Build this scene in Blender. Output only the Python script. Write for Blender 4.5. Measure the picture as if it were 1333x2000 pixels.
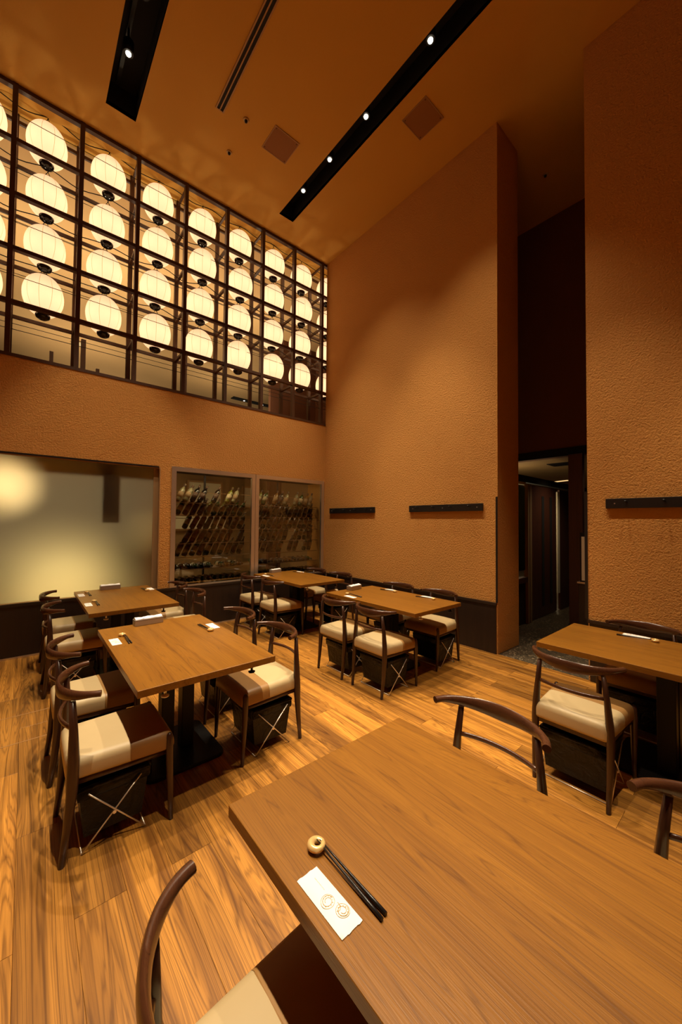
import bpy, math, random
from mathutils import Vector, Matrix
random.seed(7)
for o in list(bpy.data.objects): bpy.data.objects.remove(o)
SC = bpy.context.scene
COL = SC.collection
PI = math.pi

# ------------------------------------------------------------------ camera
# world: right wall = plane x 0, back wall = plane y 0, room at x<0, y<0
cam_d = bpy.data.cameras.new('camera'); cam = bpy.data.objects.new('camera', cam_d); COL.objects.link(cam)
cam_d.sensor_fit = 'HORIZONTAL'; cam_d.sensor_width = 36.0; cam_d.lens = 36.0*720.7/1333.0
cam_d.clip_start = 0.02; cam_d.clip_end = 100
yaw, pitch, roll = .70682, .0271, .00955
f = Vector((math.sin(yaw)*math.cos(pitch), math.cos(yaw)*math.cos(pitch), math.sin(pitch)))
r = f.cross(Vector((0, 0, 1))).normalized(); u = r.cross(f)
r2 = r*math.cos(roll)+u*math.sin(roll); u2 = u*math.cos(roll)-r*math.sin(roll)
cam.matrix_world = Matrix(((r2.x, u2.x, -f.x, -4.15388), (r2.y, u2.y, -f.y, -5.32514), (r2.z, u2.z, -f.z, 1.5), (0, 0, 0, 1)))
SC.camera = cam

# ------------------------------------------------------------------ world, exposure, lamp strengths
W = bpy.data.worlds.new('world'); SC.world = W; W.use_nodes = True
bg = W.node_tree.nodes['Background']; bg.inputs[0].default_value = (1, .75, .45, 1); bg.inputs[1].default_value = .0
SC.view_settings.view_transform = 'Standard'; SC.view_settings.look = 'None'
SC.view_settings.gamma = 1; SC.view_settings.use_curve_mapping = False
SC.view_settings.exposure = 0.0
SPOT_W = 540.0           # each ceiling spotlight
SPOT_COL = (1.0, .80, .55)
LANTERN = 1.55           # paper lantern radiance
SC.cycles.max_bounces = 6; SC.cycles.diffuse_bounces = 3; SC.cycles.glossy_bounces = 3
SC.cycles.transparent_max_bounces = 12; SC.cycles.transmission_bounces = 4
SC.cycles.sample_clamp_indirect = 4.0; SC.cycles.caustics_reflective = False; SC.cycles.caustics_refractive = False

# ------------------------------------------------------------------ material helpers
class NT:
    def __init__(s, name):
        s.m = bpy.data.materials.new(name); s.m.use_nodes = True
        s.t = s.m.node_tree; s.t.nodes.clear()
        s.out = s.n('ShaderNodeOutputMaterial')
    def n(s, typ, **kw):
        nd = s.t.nodes.new(typ)
        for k, v in kw.items():
            if k.startswith('_'): setattr(nd, k[1:], v)
        return nd
    def l(s, a, b): s.t.links.new(a, b)
    def setv(s, sock, v):
        if hasattr(v, 'is_linked'): s.l(v, sock)
        elif isinstance(v, (tuple, list)) and len(v) == 3 and sock.type == 'RGBA': sock.default_value = (*v, 1)
        else: sock.default_value = v
    def math(s, op, a, b=0.0, c=None):
        nd = s.n('ShaderNodeMath'); nd.operation = op
        s.setv(nd.inputs[0], a); s.setv(nd.inputs[1], b)
        if c is not None: s.setv(nd.inputs[2], c)
        return nd.outputs[0]
    def vmath(s, op, a, b):
        nd = s.n('ShaderNodeVectorMath'); nd.operation = op
        s.setv(nd.inputs[0], a); s.setv(nd.inputs[1], b)
        return nd.outputs[0]
    def noise(s, vec, scale, detail=2, rough=.5, dist=0):
        nd = s.n('ShaderNodeTexNoise')
        if vec is not None: s.l(vec, nd.inputs['Vector'])
        nd.inputs['Scale'].default_value = scale; nd.inputs['Detail'].default_value = detail
        nd.inputs['Roughness'].default_value = rough; nd.inputs['Distortion'].default_value = dist
        return nd.outputs[0]
    def ramp(s, fac, stops):
        nd = s.n('ShaderNodeValToRGB'); s.l(fac, nd.inputs[0]); e = nd.color_ramp.elements
        while len(e) < len(stops): e.new(.5)
        for k, (p, c) in enumerate(stops):
            e[k].position = p; e[k].color = (*c, 1) if len(c) == 3 else c
        return nd.outputs[0]
    def mix(s, fac, a, b, mode='MIX'):
        nd = s.n('ShaderNodeMix'); nd.data_type = 'RGBA'; nd.blend_type = mode
        s.setv(nd.inputs[0], fac); s.setv(nd.inputs[6], a); s.setv(nd.inputs[7], b)
        return nd.outputs[2]
    def bump(s, h, strength, dist):
        nd = s.n('ShaderNodeBump'); nd.inputs['Strength'].default_value = strength
        nd.inputs['Distance'].default_value = dist; s.l(h, nd.inputs['Height'])
        return nd.outputs[0]
    def bsdf(s, col, rough=.5, metal=0, normal=None, **kw):
        nd = s.n('ShaderNodeBsdfPrincipled'); s.setv(nd.inputs['Base Color'], col)
        s.setv(nd.inputs['Roughness'], rough); nd.inputs['Metallic'].default_value = metal
        if normal is not None: s.l(normal, nd.inputs['Normal'])
        for k, v in kw.items(): s.setv(nd.inputs[k.replace('_', ' ')], v)
        s.l(nd.outputs[0], s.out.inputs[0]); return nd
    def pos(s): return s.n('ShaderNodeNewGeometry').outputs['Position']
    def obj(s): return s.n('ShaderNodeTexCoord').outputs['Object']
    def rnd(s): return s.n('ShaderNodeObjectInfo').outputs['Random']

def simple(name, col, rough=.5, metal=0, noise=0.0, nscale=40, **kw):
    t = NT(name)
    c = col
    if noise:
        nz = t.noise(t.obj(), nscale, 3)
        c = t.mix(nz, tuple(x*(1-noise) for x in col), tuple(min(1, x*(1+noise)) for x in col))
    t.bsdf(c, rough, metal, **kw)
    return t.m

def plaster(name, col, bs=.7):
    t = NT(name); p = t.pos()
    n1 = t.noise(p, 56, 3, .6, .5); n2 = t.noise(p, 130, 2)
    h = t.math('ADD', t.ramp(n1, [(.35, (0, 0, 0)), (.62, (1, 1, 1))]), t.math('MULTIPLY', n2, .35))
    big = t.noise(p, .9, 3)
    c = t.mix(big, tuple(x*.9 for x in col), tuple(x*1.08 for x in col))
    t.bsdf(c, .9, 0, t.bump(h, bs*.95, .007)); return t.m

def wood_grain(name, light, mid, dark, along='y', scale=1.0, contrast=1.0, rough=.42, tone=0.35, bump=.15, fine=1.0, rings=16.0, spec=.5, lines2=.25):
    """stretched noise contours give cathedral grain; along = grain direction in object space"""
    t = NT(name); o = t.obj(); rn = t.rnd()
    off = t.n('ShaderNodeCombineXYZ'); t.setv(off.inputs[0], t.math('MULTIPLY', rn, 37.0)); t.setv(off.inputs[1], t.math('MULTIPLY', rn, 91.0)); t.setv(off.inputs[2], t.math('MULTIPLY', rn, 17.0))
    v = t.vmath('ADD', o, off.outputs[0])
    def st(a, b):
        s = (b, a, a) if along == 'x' else ((a, b, a) if along == 'y' else (a, a, b))
        return t.vmath('MULTIPLY', v, s)
    n1 = t.noise(st(scale*6.8, scale*.30), 1.0, 2, .4, .2)
    ring = t.math('FRACT', t.math('MULTIPLY', n1, rings))
    ring = t.math('ABSOLUTE', t.math('SUBTRACT', ring, .5))            # 0 .. .5
    line = t.ramp(ring, [(0.0, (1, 1, 1)), (.07, (.35, .35, .35)), (.20, (0, 0, 0))])
    n2 = t.noise(st(scale*15, scale*.42), 1.0, 4, .6, .25)               # streaks
    streak = t.ramp(n2, [(.40, (0, 0, 0)), (.66, (1, 1, 1))])
    n3 = t.noise(st(260*fine, 7*fine), 1.0, 2, .6)                     # fibres
    c = t.mix(t.math('MULTIPLY', streak, .9*contrast), light, mid)
    c = t.mix(t.math('MULTIPLY', t.math('MULTIPLY', line, t.math('ADD', .25, n2)), .8*contrast), c, dark)
    c = t.mix(t.math('MULTIPLY', t.math('SUBTRACT', n3, .3), .55*contrast), c, dark)
    r2 = t.math('ABSOLUTE', t.math('SUBTRACT', t.math('FRACT', t.math('MULTIPLY', t.math('ADD', n1, t.math('MULTIPLY', n2, .12)), rings*3.3)), .5))
    c = t.mix(t.math('MULTIPLY', t.ramp(r2, [(0.0, (1, 1, 1)), (.25, (0, 0, 0))]), lines2*contrast), c, dark)
    if tone:
        tn = t.math('ADD', t.math('MULTIPLY', rn, tone*2), 1-tone)
        tc = t.n('ShaderNodeCombineXYZ')
        for k in range(3): t.setv(tc.inputs[k], tn)
        c = t.mix(1.0, c, tc.outputs[0], 'MULTIPLY')
    t.bsdf(c, rough, 0, t.bump(n3, bump, .001), Specular_IOR_Level=spec); return t.m

def vinyl():
    t = NT('black_vinyl'); o = t.obj(); n = t.noise(o, 16, 4, .6, 1.2)
    t.bsdf((.005, .0045, .0045), .36, 0, t.bump(n, .6, .02), Specular_IOR_Level=.3); return t.m
M = {}
M['wall'] = plaster('orange_plaster', (.58, .272, .058))
M['ceil'] = plaster('ceiling_plaster', (.64, .345, .062), .05)
M['ceil_far'] = plaster('tan_ceiling_plaster', (.60, .375, .17), .05)
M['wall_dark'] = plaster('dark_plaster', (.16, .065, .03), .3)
M['plank'] = wood_grain('teak_plank', (.58, .262, .042), (.20, .078, .013), (.085, .029, .005), 'y', 1.15, 1.0, .38, .26, .2, rings=13, lines2=.5)
M['table'] = wood_grain('stained_oak', (.285, .118, .010), (.215, .084, .007), (.105, .038, .004), 'y', 1.5, .95, .36, .03, .35, rings=26)
M['chair'] = wood_grain('dark_walnut', (.055, .021, .010), (.04, .015, .008), (.02, .008, .005), 'z', 2.0, .7, .28, .08, .1)
M['lattice'] = wood_grain('lattice_wood', (.075, .032, .014), (.055, .023, .010), (.03, .012, .006), 'z', 2.0, .7, .45, .1, .1)
M['wains'] = wood_grain('dark_panelling', (.028, .014, .008), (.02, .010, .006), (.012, .006, .004), 'z', 2.0, .8, .45, .05, .1)
M['redwood'] = wood_grain('red_brown_post', (.10, .035, .02), (.07, .025, .015), (.04, .015, .01), 'z', 2.0, .8, .4, .05, .1)
M['cream'] = simple('cream_leather', (.50, .385, .205), .5, 0, .05, 9)
M['brown'] = simple('brown_leather', (.31, .165, .050), .48, 0, .08, 9)
M['blackmetal'] = simple('black_metal', (.006, .0055, .0055), .42, 0, .2, Specular_IOR_Level=.3)
M['blackboard'] = simple('black_board', (.010, .008, .008), .4)
M['matteblack'] = simple('matte_black', (.006, .005, .005), .9)
M['lacquer'] = simple('black_lacquer', (.006, .005, .006), .12)
M['vinyl'] = vinyl()
M['chrome'] = simple('chrome', (.90, .84, .72), .3, .65)
M['steel'] = simple('brushed_steel', (.66, .58, .48), .32, .8, .06, 60)
M['boxsilver'] = simple('silver_leatherette', (.42, .38, .34), .34, .6)
M['paper'] = simple('white_paper', (.93, .92, .90), .7)
M['gold'] = simple('gold_print', (.42, .24, .05), .6)
M['greyprint'] = simple('grey_print', (.55, .50, .45), .7)
M['rest'] = simple('gold_glaze', (.88, .62, .25), .22, .35)
M['stick'] = simple('black_chopstick', (.010, .009, .009), .3)
M['plate'] = simple('ceiling_plate', (.30, .125, .035), .8)
M['alu'] = simple('warm_aluminium', (.42, .24, .10), .5, .3)
M['slotdark'] = simple('slot_dark', (.012, .008, .006), .8)
M['cream_plastic'] = simple('cream_plastic', (.55, .38, .18), .5)
M['beige_cloth'] = simple('beige_cloth', (.62, .47, .27), .85, 0, .08, 50)
M['pale_panel'] = simple('pale_panel', (.75, .68, .50), .7)
M['tan_panel'] = simple('tan_panel', (.30, .185, .08), .7)

def stone():
    t = NT('dark_stone'); p = t.pos()
    v = t.n('ShaderNodeTexVoronoi'); t.l(p, v.inputs['Vector']); v.inputs['Scale'].default_value = 70
    c = t.ramp(v.outputs['Color'], [(.0, (.03, .024, .016)), (.7, (.10, .075, .045)), (.97, (.40, .30, .18))])
    t.bsdf(c, .4); return t.m
M['stone'] = stone()

def emis(name, col, s):
    t = NT(name); e = t.n('ShaderNodeEmission'); e.inputs[0].default_value = (*col, 1); e.inputs[1].default_value = s
    t.l(e.outputs[0], t.out.inputs[0]); return t.m
M['lens'] = emis('lamp_lens', (1, .90, .70), 14)
M['smalllens'] = emis('small_lens', (1, .92, .8), 4)
M['globe'] = emis('globe_glow', (1, .76, .38), 60)
M['globe2'] = emis('shade_glow', (1, .76, .32), 10)
M['globe3'] = emis('lamp_shade_glow', (1, .78, .34), 19)
M['strip'] = emis('strip_glow', (1, .62, .25), 1.2)

def lantern_mat():
    # glowing paper on bamboo ribs: seams and ribs let less light out
    t = NT('lantern_paper'); o = t.obj()
    sx = t.n('ShaderNodeSeparateXYZ'); t.l(o, sx.inputs[0])
    a = t.math('ARCTAN2', sx.outputs[1], sx.outputs[0])
    k = t.math('FRACT', t.math('ADD', t.math('MULTIPLY', a, 10/(2*PI)), .5))
    seam = t.math('LESS_THAN', t.math('ABSOLUTE', t.math('SUBTRACT', k, .5)), .017)
    rib = t.math('SINE', t.math('MULTIPLY', sx.outputs[2], 2*PI/.012))
    rib = t.math('MULTIPLY', t.math('ADD', rib, 1), .04)
    nz = t.noise(o, 14, 3)
    s = t.math('MULTIPLY', t.math('SUBTRACT', t.math('SUBTRACT', 1.05, rib), t.math('MULTIPLY', nz, .12)), LANTERN)
    s = t.math('MULTIPLY', s, t.math('SUBTRACT', 1.0, t.math('MULTIPLY', seam, .50)))
    bz = t.math('DIVIDE', t.math('ADD', sx.outputs[2], .05), .24)  # bulb falloff put into the emission, strongest a little below the middle
    s = t.math('MULTIPLY', s, t.math('DIVIDE', 1.12, t.math('ADD', 1.0, t.math('MULTIPLY', t.math('MULTIPLY', bz, bz), .62))))
    e = t.n('ShaderNodeEmission'); c = t.mix(seam, (1.0, .585, .30), (1.0, .50, .17)); t.l(c, e.inputs[0]); t.l(s, e.inputs[1])
    d = t.n('ShaderNodeBsdfDiffuse'); d.inputs[0].default_value = (.4, .34, .24, 1)
    ad = t.n('ShaderNodeAddShader'); t.l(e.outputs[0], ad.inputs[0]); t.l(d.outputs[0], ad.inputs[1])
    t.l(ad.outputs[0], t.out.inputs[0]); return t.m
M['lantern'] = lantern_mat()

def frosted():
    t = NT('frosted_glass')
    p = t.pos(); n = t.noise(p, 400, 2)
    a = t.n('ShaderNodeBsdfTranslucent'); a.inputs[0].default_value = (.66, .60, .48, 1)
    b = t.n('ShaderNodeBsdfDiffuse'); b.inputs[0].default_value = (.10, .085, .06, 1)
    g = t.n('ShaderNodeBsdfGlossy'); g.inputs[0].default_value = (1, 1, 1, 1); g.inputs['Roughness'].default_value = .35
    m1 = t.n('ShaderNodeMixShader'); m1.inputs[0].default_value = .25; t.l(a.outputs[0], m1.inputs[1]); t.l(b.outputs[0], m1.inputs[2])
    m2 = t.n('ShaderNodeMixShader'); m2.inputs[0].default_value = .05; t.l(m1.outputs[0], m2.inputs[1]); t.l(g.outputs[0], m2.inputs[2])
    t.l(m2.outputs[0], t.out.inputs[0]); return t.m
M['frost'] = frosted()
def clear_glass(name, tint):
    t = NT(name)
    a = t.n('ShaderNodeBsdfTransparent'); a.inputs[0].default_value = (*tint, 1)
    g = t.n('ShaderNodeBsdfGlossy'); g.inputs['Roughness'].default_value = .02
    fr = t.n('ShaderNodeFresnel'); fr.inputs[0].default_value = 1.5
    fac = t.math('MULTIPLY', fr.outputs[0], 1.5)
    m = t.n('ShaderNodeMixShader'); t.l(fac, m.inputs[0]); t.l(a.outputs[0], m.inputs[1]); t.l(g.outputs[0], m.inputs[2])
    t.l(m.outputs[0], t.out.inputs[0]); return t.m
M['glass'] = clear_glass('cabinet_glass', (.88, .86, .80))
def backlit(name, col):
    t = NT(name); a = t.n('ShaderNodeBsdfTranslucent'); a.inputs[0].default_value = (*col, 1)
    t.l(a.outputs[0], t.out.inputs[0]); return t.m
M['greenglass'] = backlit('green_glass', (.22, .34, .26))
M['bottle'] = []
for nm, c in (('dark_green_bottle', (.02, .06, .012)), ('amber_bottle', (.22, .10, .02)), ('black_bottle', (.008, .007, .007)), ('olive_bottle', (.17, .16, .02)), ('clear_bottle', (.28, .24, .13))):
    M['bottle'].append(simple(nm, c, .08))
M['label'] = [simple('cream_label', (.55, .45, .28), .7), simple('tan_label', (.38, .24, .12), .7), simple('dark_label', (.10, .05, .03), .6)]

# ------------------------------------------------------------------ mesh helpers
class MB:
    def __init__(s): s.v = []; s.f = []; s.mi = []; s.smooth = []
    def add(s, vs, fs, sm=False, mi=0):
        k = len(s.v); s.v += [tuple(x) for x in vs]
        for q in fs: s.f.append(tuple(i+k for i in q)); s.smooth.append(sm); s.mi.append(mi)
        return s
    def box(s, x0, x1, y0, y1, z0, z1, mi=0):
        v = [(x0, y0, z0), (x1, y0, z0), (x1, y1, z0), (x0, y1, z0), (x0, y0, z1), (x1, y0, z1), (x1, y1, z1), (x0, y1, z1)]
        return s.add(v, [(0, 3, 2, 1), (4, 5, 6, 7), (0, 1, 5, 4), (1, 2, 6, 5), (2, 3, 7, 6), (3, 0, 4, 7)], False, mi)
    def bbox(s, x0, x1, y0, y1, z0, z1, b):
        """box with chamfered edges (all around)"""
        import bmesh
        bm = bmesh.new(); bmesh.ops.create_cube(bm, size=1)
        for v in bm.verts: v.co = Vector(((x0+x1)/2+v.co.x*(x1-x0), (y0+y1)/2+v.co.y*(y1-y0), (z0+z1)/2+v.co.z*(z1-z0)))
        bmesh.ops.bevel(bm, geom=list(bm.edges), offset=b, segments=2, affect='EDGES', profile=.5)
        bm.verts.index_update()
        s.add([v.co[:] for v in bm.verts], [tuple(v.index for v in fc.verts) for fc in bm.faces]); bm.free(); return s
    def sweep(s, pts, secs, n=10, caps=True, up=(0, 0, 1), closed=False):
        """elliptical sections (half width across, half height along up) swept along pts"""
        P = [Vector(p) for p in pts]; U = Vector(up); k0 = []
        vs, fs = [], []
        N = len(P)
        for i, p in enumerate(P):
            if closed: d = (P[(i+1) % N]-P[i-1])
            else: d = (P[min(i+1, N-1)]-P[max(i-1, 0)])
            d.normalize()
            side = d.cross(U)
            if side.length < 1e-4: side = d.cross(Vector((0, 1, 0)))
            side.normalize(); w = side.cross(d)
            a, b = secs[i] if isinstance(secs, list) else secs
            for j in range(n):
                t = 2*PI*j/n
                vs.append(p+side*(a*math.cos(t))+w*(b*math.sin(t)))
        for i in range(N if closed else N-1):
            for j in range(n):
                a = i*n+j; b = i*n+(j+1) % n; i2 = (i+1) % N
                fs.append((a, b, i2*n+(j+1) % n, i2*n+j))
        s.add(vs, fs, True)
        if caps and not closed:
            s.add(vs[:n], [tuple(range(n-1, -1, -1))]); s.add(vs[-n:], [tuple(range(n))])
        return s
    def tube(s, a, b, ra, rb=None, n=8):
        rb = ra if rb is None else rb
        return s.sweep([a, b], [(ra, ra), (rb, rb)], n)
    def lathe(s, prof, n=16, c=(0, 0, 0), axis='z'):
        vs, fs = [], []
        for rr, z in prof:
            for j in range(n):
                t = 2*PI*j/n; q = (rr*math.cos(t), rr*math.sin(t), z)
                if axis == 'y': q = (q[0], q[2], q[1])
                if axis == 'x': q = (q[2], q[0], q[1])
                vs.append((c[0]+q[0], c[1]+q[1], c[2]+q[2]))
        for i in range(len(prof)-1):
            for j in range(n): fs.append((i*n+j, i*n+(j+1) % n, (i+1)*n+(j+1) % n, (i+1)*n+j))
        s.add(vs, fs, True)
        if prof[0][0] > 1e-5: s.add(vs[:n], [tuple(range(n-1, -1, -1))])
        if prof[-1][0] > 1e-5: s.add(vs[-n:], [tuple(range(n))])
        return s
    def rings(s, R, caps=True):
        n = len(R[0]); vs = [p for q in R for p in q]; fs = []
        for i in range(len(R)-1):
            for j in range(n): fs.append((i*n+j, i*n+(j+1) % n, (i+1)*n+(j+1) % n, (i+1)*n+j))
        s.add(vs, fs, True)
        if caps: s.add(R[0], [tuple(range(n-1, -1, -1))]); s.add(R[-1], [tuple(range(n))])
        return s
    def mesh(s, name, mats):
        me = bpy.data.meshes.new(name); me.from_pydata(s.v, [], s.f)
        for m in (mats if isinstance(mats, list) else [mats]): me.materials.append(m)
        me.polygons.foreach_set('use_smooth', s.smooth); me.polygons.foreach_set('material_index', s.mi)
        import bmesh
        bm = bmesh.new(); bm.from_mesh(me); bmesh.ops.remove_doubles(bm, verts=bm.verts, dist=1e-6)
        bmesh.ops.recalc_face_normals(bm, faces=bm.faces); bm.to_mesh(me); bm.free()
        return me
    def build(s, name, mats, parent=None, loc=None, **kw):
        o = bpy.data.objects.new(name, s.mesh(name, mats)); COL.objects.link(o)
        if parent is not None: o.parent = parent
        if loc is not None: o.location = loc
        for k, v in kw.items(): o[k] = v
        return o

def smooth_by_angle(o, ang=35):
    import bmesh
    bm = bmesh.new(); bm.from_mesh(o.data)
    for fc in bm.faces: fc.smooth = True
    for e in bm.edges:
        if len(e.link_faces) == 2 and e.calc_face_angle() > math.radians(ang): e.smooth = False
    bm.to_mesh(o.data); bm.free()

def thing(name, label, cat, loc=(0, 0, 0), rz=0, group=None):
    o = bpy.data.objects.new(name, None); COL.objects.link(o); o.location = loc; o.rotation_euler = (0, 0, rz)
    o.empty_display_size = .1
    return tag(o, label, cat, group)
def tag(o, label, cat, group=None):
    o['label'] = label; o['category'] = cat
    if group: o['group'] = group
    elif 'group' in o: del o['group']
    return o
def struct(name, mb, mat, parent=None, label=None):
    o = mb.build(name, mat, parent)
    if parent is None: o['kind'] = 'structure'
    if label: o['label'] = label
    return o
def dup(root, loc, rz=None, label=None, group=None):
    c = root.copy(); COL.objects.link(c); c.location = loc
    if rz is not None: c.rotation_euler = (0, 0, rz)
    if label: c['label'] = label
    if group: c['group'] = group
    for ch in root.children:
        k = ch.copy(); COL.objects.link(k); k.parent = c
        for g in ch.children:
            q = g.copy(); COL.objects.link(q); q.parent = k
    return c

# ------------------------------------------------------------------ setting: floor
HC = 6.29
X0, Y0 = -6.2, -7.4                 # room extends behind the camera to these walls
fl = struct('floor', MB().box(X0, 0.012, Y0, .0, -.06, -.012), M['slotdark'], None, 'teak plank floor of the dining room')
PW, PL = .1735, 1.2
pm = {}
i = 0; x = 0.012
while x > X0+.01:
    xa = max(x-PW, X0)
    y = -3.6+(0 if i % 2 == 0 else .6)
    ys = sorted({Y0, 0.0} | {round(y+k*PL, 4) for k in range(-8, 8) if Y0 < y+k*PL < 0})
    for k in range(len(ys)-1):
        L = ys[k+1]-ys[k]; w = x-xa
        key = (round(L, 3), round(w, 3))
        if key not in pm:
            g = .0003; hx, hy = w/2-g, L/2-g*2; b = .0007
            pm[key] = MB().add([(-hx, -hy, -b), (hx, -hy, -b), (hx, hy, -b), (-hx, hy, -b), (-hx+b, -hy+b, 0), (hx-b, -hy+b, 0), (hx-b, hy-b, 0), (-hx+b, hy-b, 0), (-hx, -hy, -.012), (hx, -hy, -.012), (hx, hy, -.012), (-hx, hy, -.012)],
                               [(4, 5, 6, 7), (0, 1, 5, 4), (1, 2, 6, 5), (2, 3, 7, 6), (3, 0, 4, 7), (8, 9, 1, 0), (9, 10, 2, 1), (10, 11, 3, 2), (11, 8, 0, 3)]).mesh('plank', M['plank'])
        o = bpy.data.objects.new('plank', pm[key]); COL.objects.link(o); o.parent = fl
        o.location = ((x+xa)/2, (ys[k]+ys[k+1])/2, 0)
    x = xa; i += 1
# access seams across the planks at the left
for yy in (-1.566, -2.02):
    MB().box(-6.0, -3.97, yy-.005, yy+.005, -.004, .0012).build('seam_strip', M['alu'], fl)
struct('floor_passage', MB().box(.012, 9, Y0, 3.0, -.06, -.004), M['stone'], None, 'dark speckled stone floor of the passage')

# ------------------------------------------------------------------ setting: ceiling with recessed slots
SL = (-3.575, -3.268, -.41); SR = (-1.272, -1.022, -.40)     # slots: x0, x1, front end y
SEND = -7.0
cl = MB(); T = .05
def cbox(x0, x1, y0, y1): cl.box(x0, x1, y0, y1, HC, HC+T)
cbox(X0-.3, SL[0], Y0-.3, .45); cbox(SL[1], SR[0], Y0-.3, .45); cbox(SR[1], 9, Y0-.3, .45)
for S in (SL, SR):
    cbox(S[0], S[1], S[2], .45); cbox(S[0], S[1], Y0-.3, SEND)
struct('ceiling_upper', MB().box(X0-.3, 9, .451, 18, HC, HC+T), M['ceil_far'], None, 'tan ceiling of the upper room behind the lantern lattice')
struct('ceiling', cl, M['ceil'], None, 'tall orange plaster ceiling')
for S, lb in ((SL, 'long black recessed lighting slot, the one at the left of the ceiling'), (SR, 'long black recessed lighting slot, the one at the right of the ceiling')):
    b = MB(); H = HC+.30; t = .01
    b.box(S[0], S[1], SEND, S[2], H, H+t); b.box(S[0]-t, S[0], SEND, S[2], HC+.001, H); b.box(S[1], S[1]+t, SEND, S[2], HC+.001, H)
    b.box(S[0], S[1], S[2], S[2]+t, HC+.001, H); b.box(S[0], S[1], SEND-t, SEND, HC+.001, H)
    o = b.build('ceiling_slot', M['matteblack']); o['kind'] = 'structure'; o['label'] = lb
    xm = -3.47 if S is SL else -1.21
    MB().box(xm-.018, xm+.018, SEND+.05, S[2]-.06, HC+.262, HC+.30).build('track', M['blackmetal'], o)

# ------------------------------------------------------------------ setting: walls
WT = .50                            # back wall thickness
wb = MB()
FX0, FX1, FZ0, FZ1 = -5.6, -2.795, .585, 2.212       # frosted glass opening
CX0, CX1, CZ0, CZ1 = -2.654, -.026, .585, 2.240      # wine cabinet opening
LZ = 3.262                                           # lattice sill
wb.box(X0-.3, FX0, 0, WT, 0, LZ); wb.box(FX0, FX1, 0, WT, 0, FZ0-.01); wb.box(FX0, FX1, 0, WT, FZ1, LZ)
wb.box(FX1, CX0, 0, WT, 0, LZ); wb.box(CX0, CX1, 0, WT, 0, CZ0-.01); wb.box(CX0, CX1, 0, WT, CZ1, LZ); wb.box(CX1, .54, 0, WT, 0, LZ)
struct('wall_back', wb, M['wall'], None, 'orange textured plaster wall below the lantern lattice')
OY0, OY1 = -4.155, -3.256
wr = struct('wall_right', MB().box(0, .54, OY1, -.0005, 0, HC), M['wall'], None, 'tall orange plaster wall with two coat rails')
wr2 = struct('wall_right_near', MB().box(0, .54, Y0, OY0, 0, HC), M['wall'], None, 'orange plaster wall at the right beyond the dark opening')
struct('wall_left', MB().box(X0-.3, X0, Y0-.3, 0, 0, HC), M['wall'])
struct('wall_front', MB().box(X0, 9, Y0-.3, Y0, 0, HC), M['wall'])
# passage: far wall with doorway
PX = 1.97; DZ = 2.52
pw = MB().box(PX, PX+.12, -2.0, 3.0, 0, HC).box(PX, PX+.12, Y0, -3.60, 0, HC).box(PX, PX+.12, -3.60, -2.0, DZ, HC)
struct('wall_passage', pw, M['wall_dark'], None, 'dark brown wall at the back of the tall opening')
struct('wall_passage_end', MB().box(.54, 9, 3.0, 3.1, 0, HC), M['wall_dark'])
struct('ceiling_passage', MB().box(PX+.12, 9, Y0, 3.0, DZ, DZ+.05), M['tan_panel'], None, 'low dim ceiling beyond the passage')
struct('wall_corridor_end', MB().box(8.6, 8.7, Y0, 3.0, 0, DZ), M['wall_dark'])
struct('trim_1', MB().box(PX-.03, PX-.001, -3.60, -2.0, DZ, DZ+.12), M['matteblack'], None, 'black lintel over the far doorway')
# wainscot
for nm, args in (('baseboard_back', (X0, 0, -.016, -.0005)), ):
    w = struct('trim_2', MB().box(X0, -.0005, -.016, -.0005, .02, .555), M['wains'], None, 'dark wood panelling under the back wall')
    MB().box(X0, -.0005, -.024, -.0005, .555, .585).build('cap_rail', M['wains'], w)
    MB().box(X0, -.017, -.020, -.0005, .0, .018).build('floor_strip', M['steel'], w)
w = struct('trim_3', MB().box(-.016, -.0005, -3.240, -.025, .0, .555), M['wains'], None, 'dark wood panelling under the orange right wall')
MB().box(-.024, -.0005, -3.245, -.025, .555, .585).build('cap_rail', M['wains'], w)
w = struct('trim_4', MB().box(-.016, -.0005, Y0, -4.17, .0, .555), M['wains'], None, 'dark wood panelling under the near right wall')
MB().box(-.024, -.0005, Y0, -4.155, .555, .585).build('cap_rail', M['wains'], w)
struct('trim_5', MB().box(-.006, -.0005, -3.257, -3.235, .587, 1.81), M['blackboard'], None, 'black edge guard at the left of the opening')
struct('trim_6', MB().box(-.006, -.0005, -4.155, -4.130, .587, 1.82), M['blackboard'], None, 'black edge guard at the right of the opening')

# ------------------------------------------------------------------ frosted window
wf = MB(); b = .018
wf.box(FX0, FX1, .0, .16, FZ1-b, FZ1).box(FX1-b*.6, FX1, .0, .16, FZ0, FZ1-b).box(FX0, FX1-b*.6, .0, .16, FZ0-.01, FZ0+.004).box(FX0, FX0+b, .0, .16, FZ0, FZ1-b)
w1 = struct('window_1', wf, M['alu'], None, 'large frosted glass window')
pn = MB().box(FX0+b, FX1-.075, .05, .058, FZ0+.004, FZ1-b); pn.mi = [0 if k == 2 else 1 for k in range(6)]; pn.build('pane', [M['frost'], M['glass']], w1)   # only the room-side face is etched
MB().box(FX1-.075, FX1-.011, .045, .062, FZ0+.004, FZ1-b).build('side_stile', M['tan_panel'], w1)
MB().box(FX0+.02, FX1-.02, -.006, -.0005, FZ1-.010, FZ1+.010).build('head_strip', M['blackboard'], w1)
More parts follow.
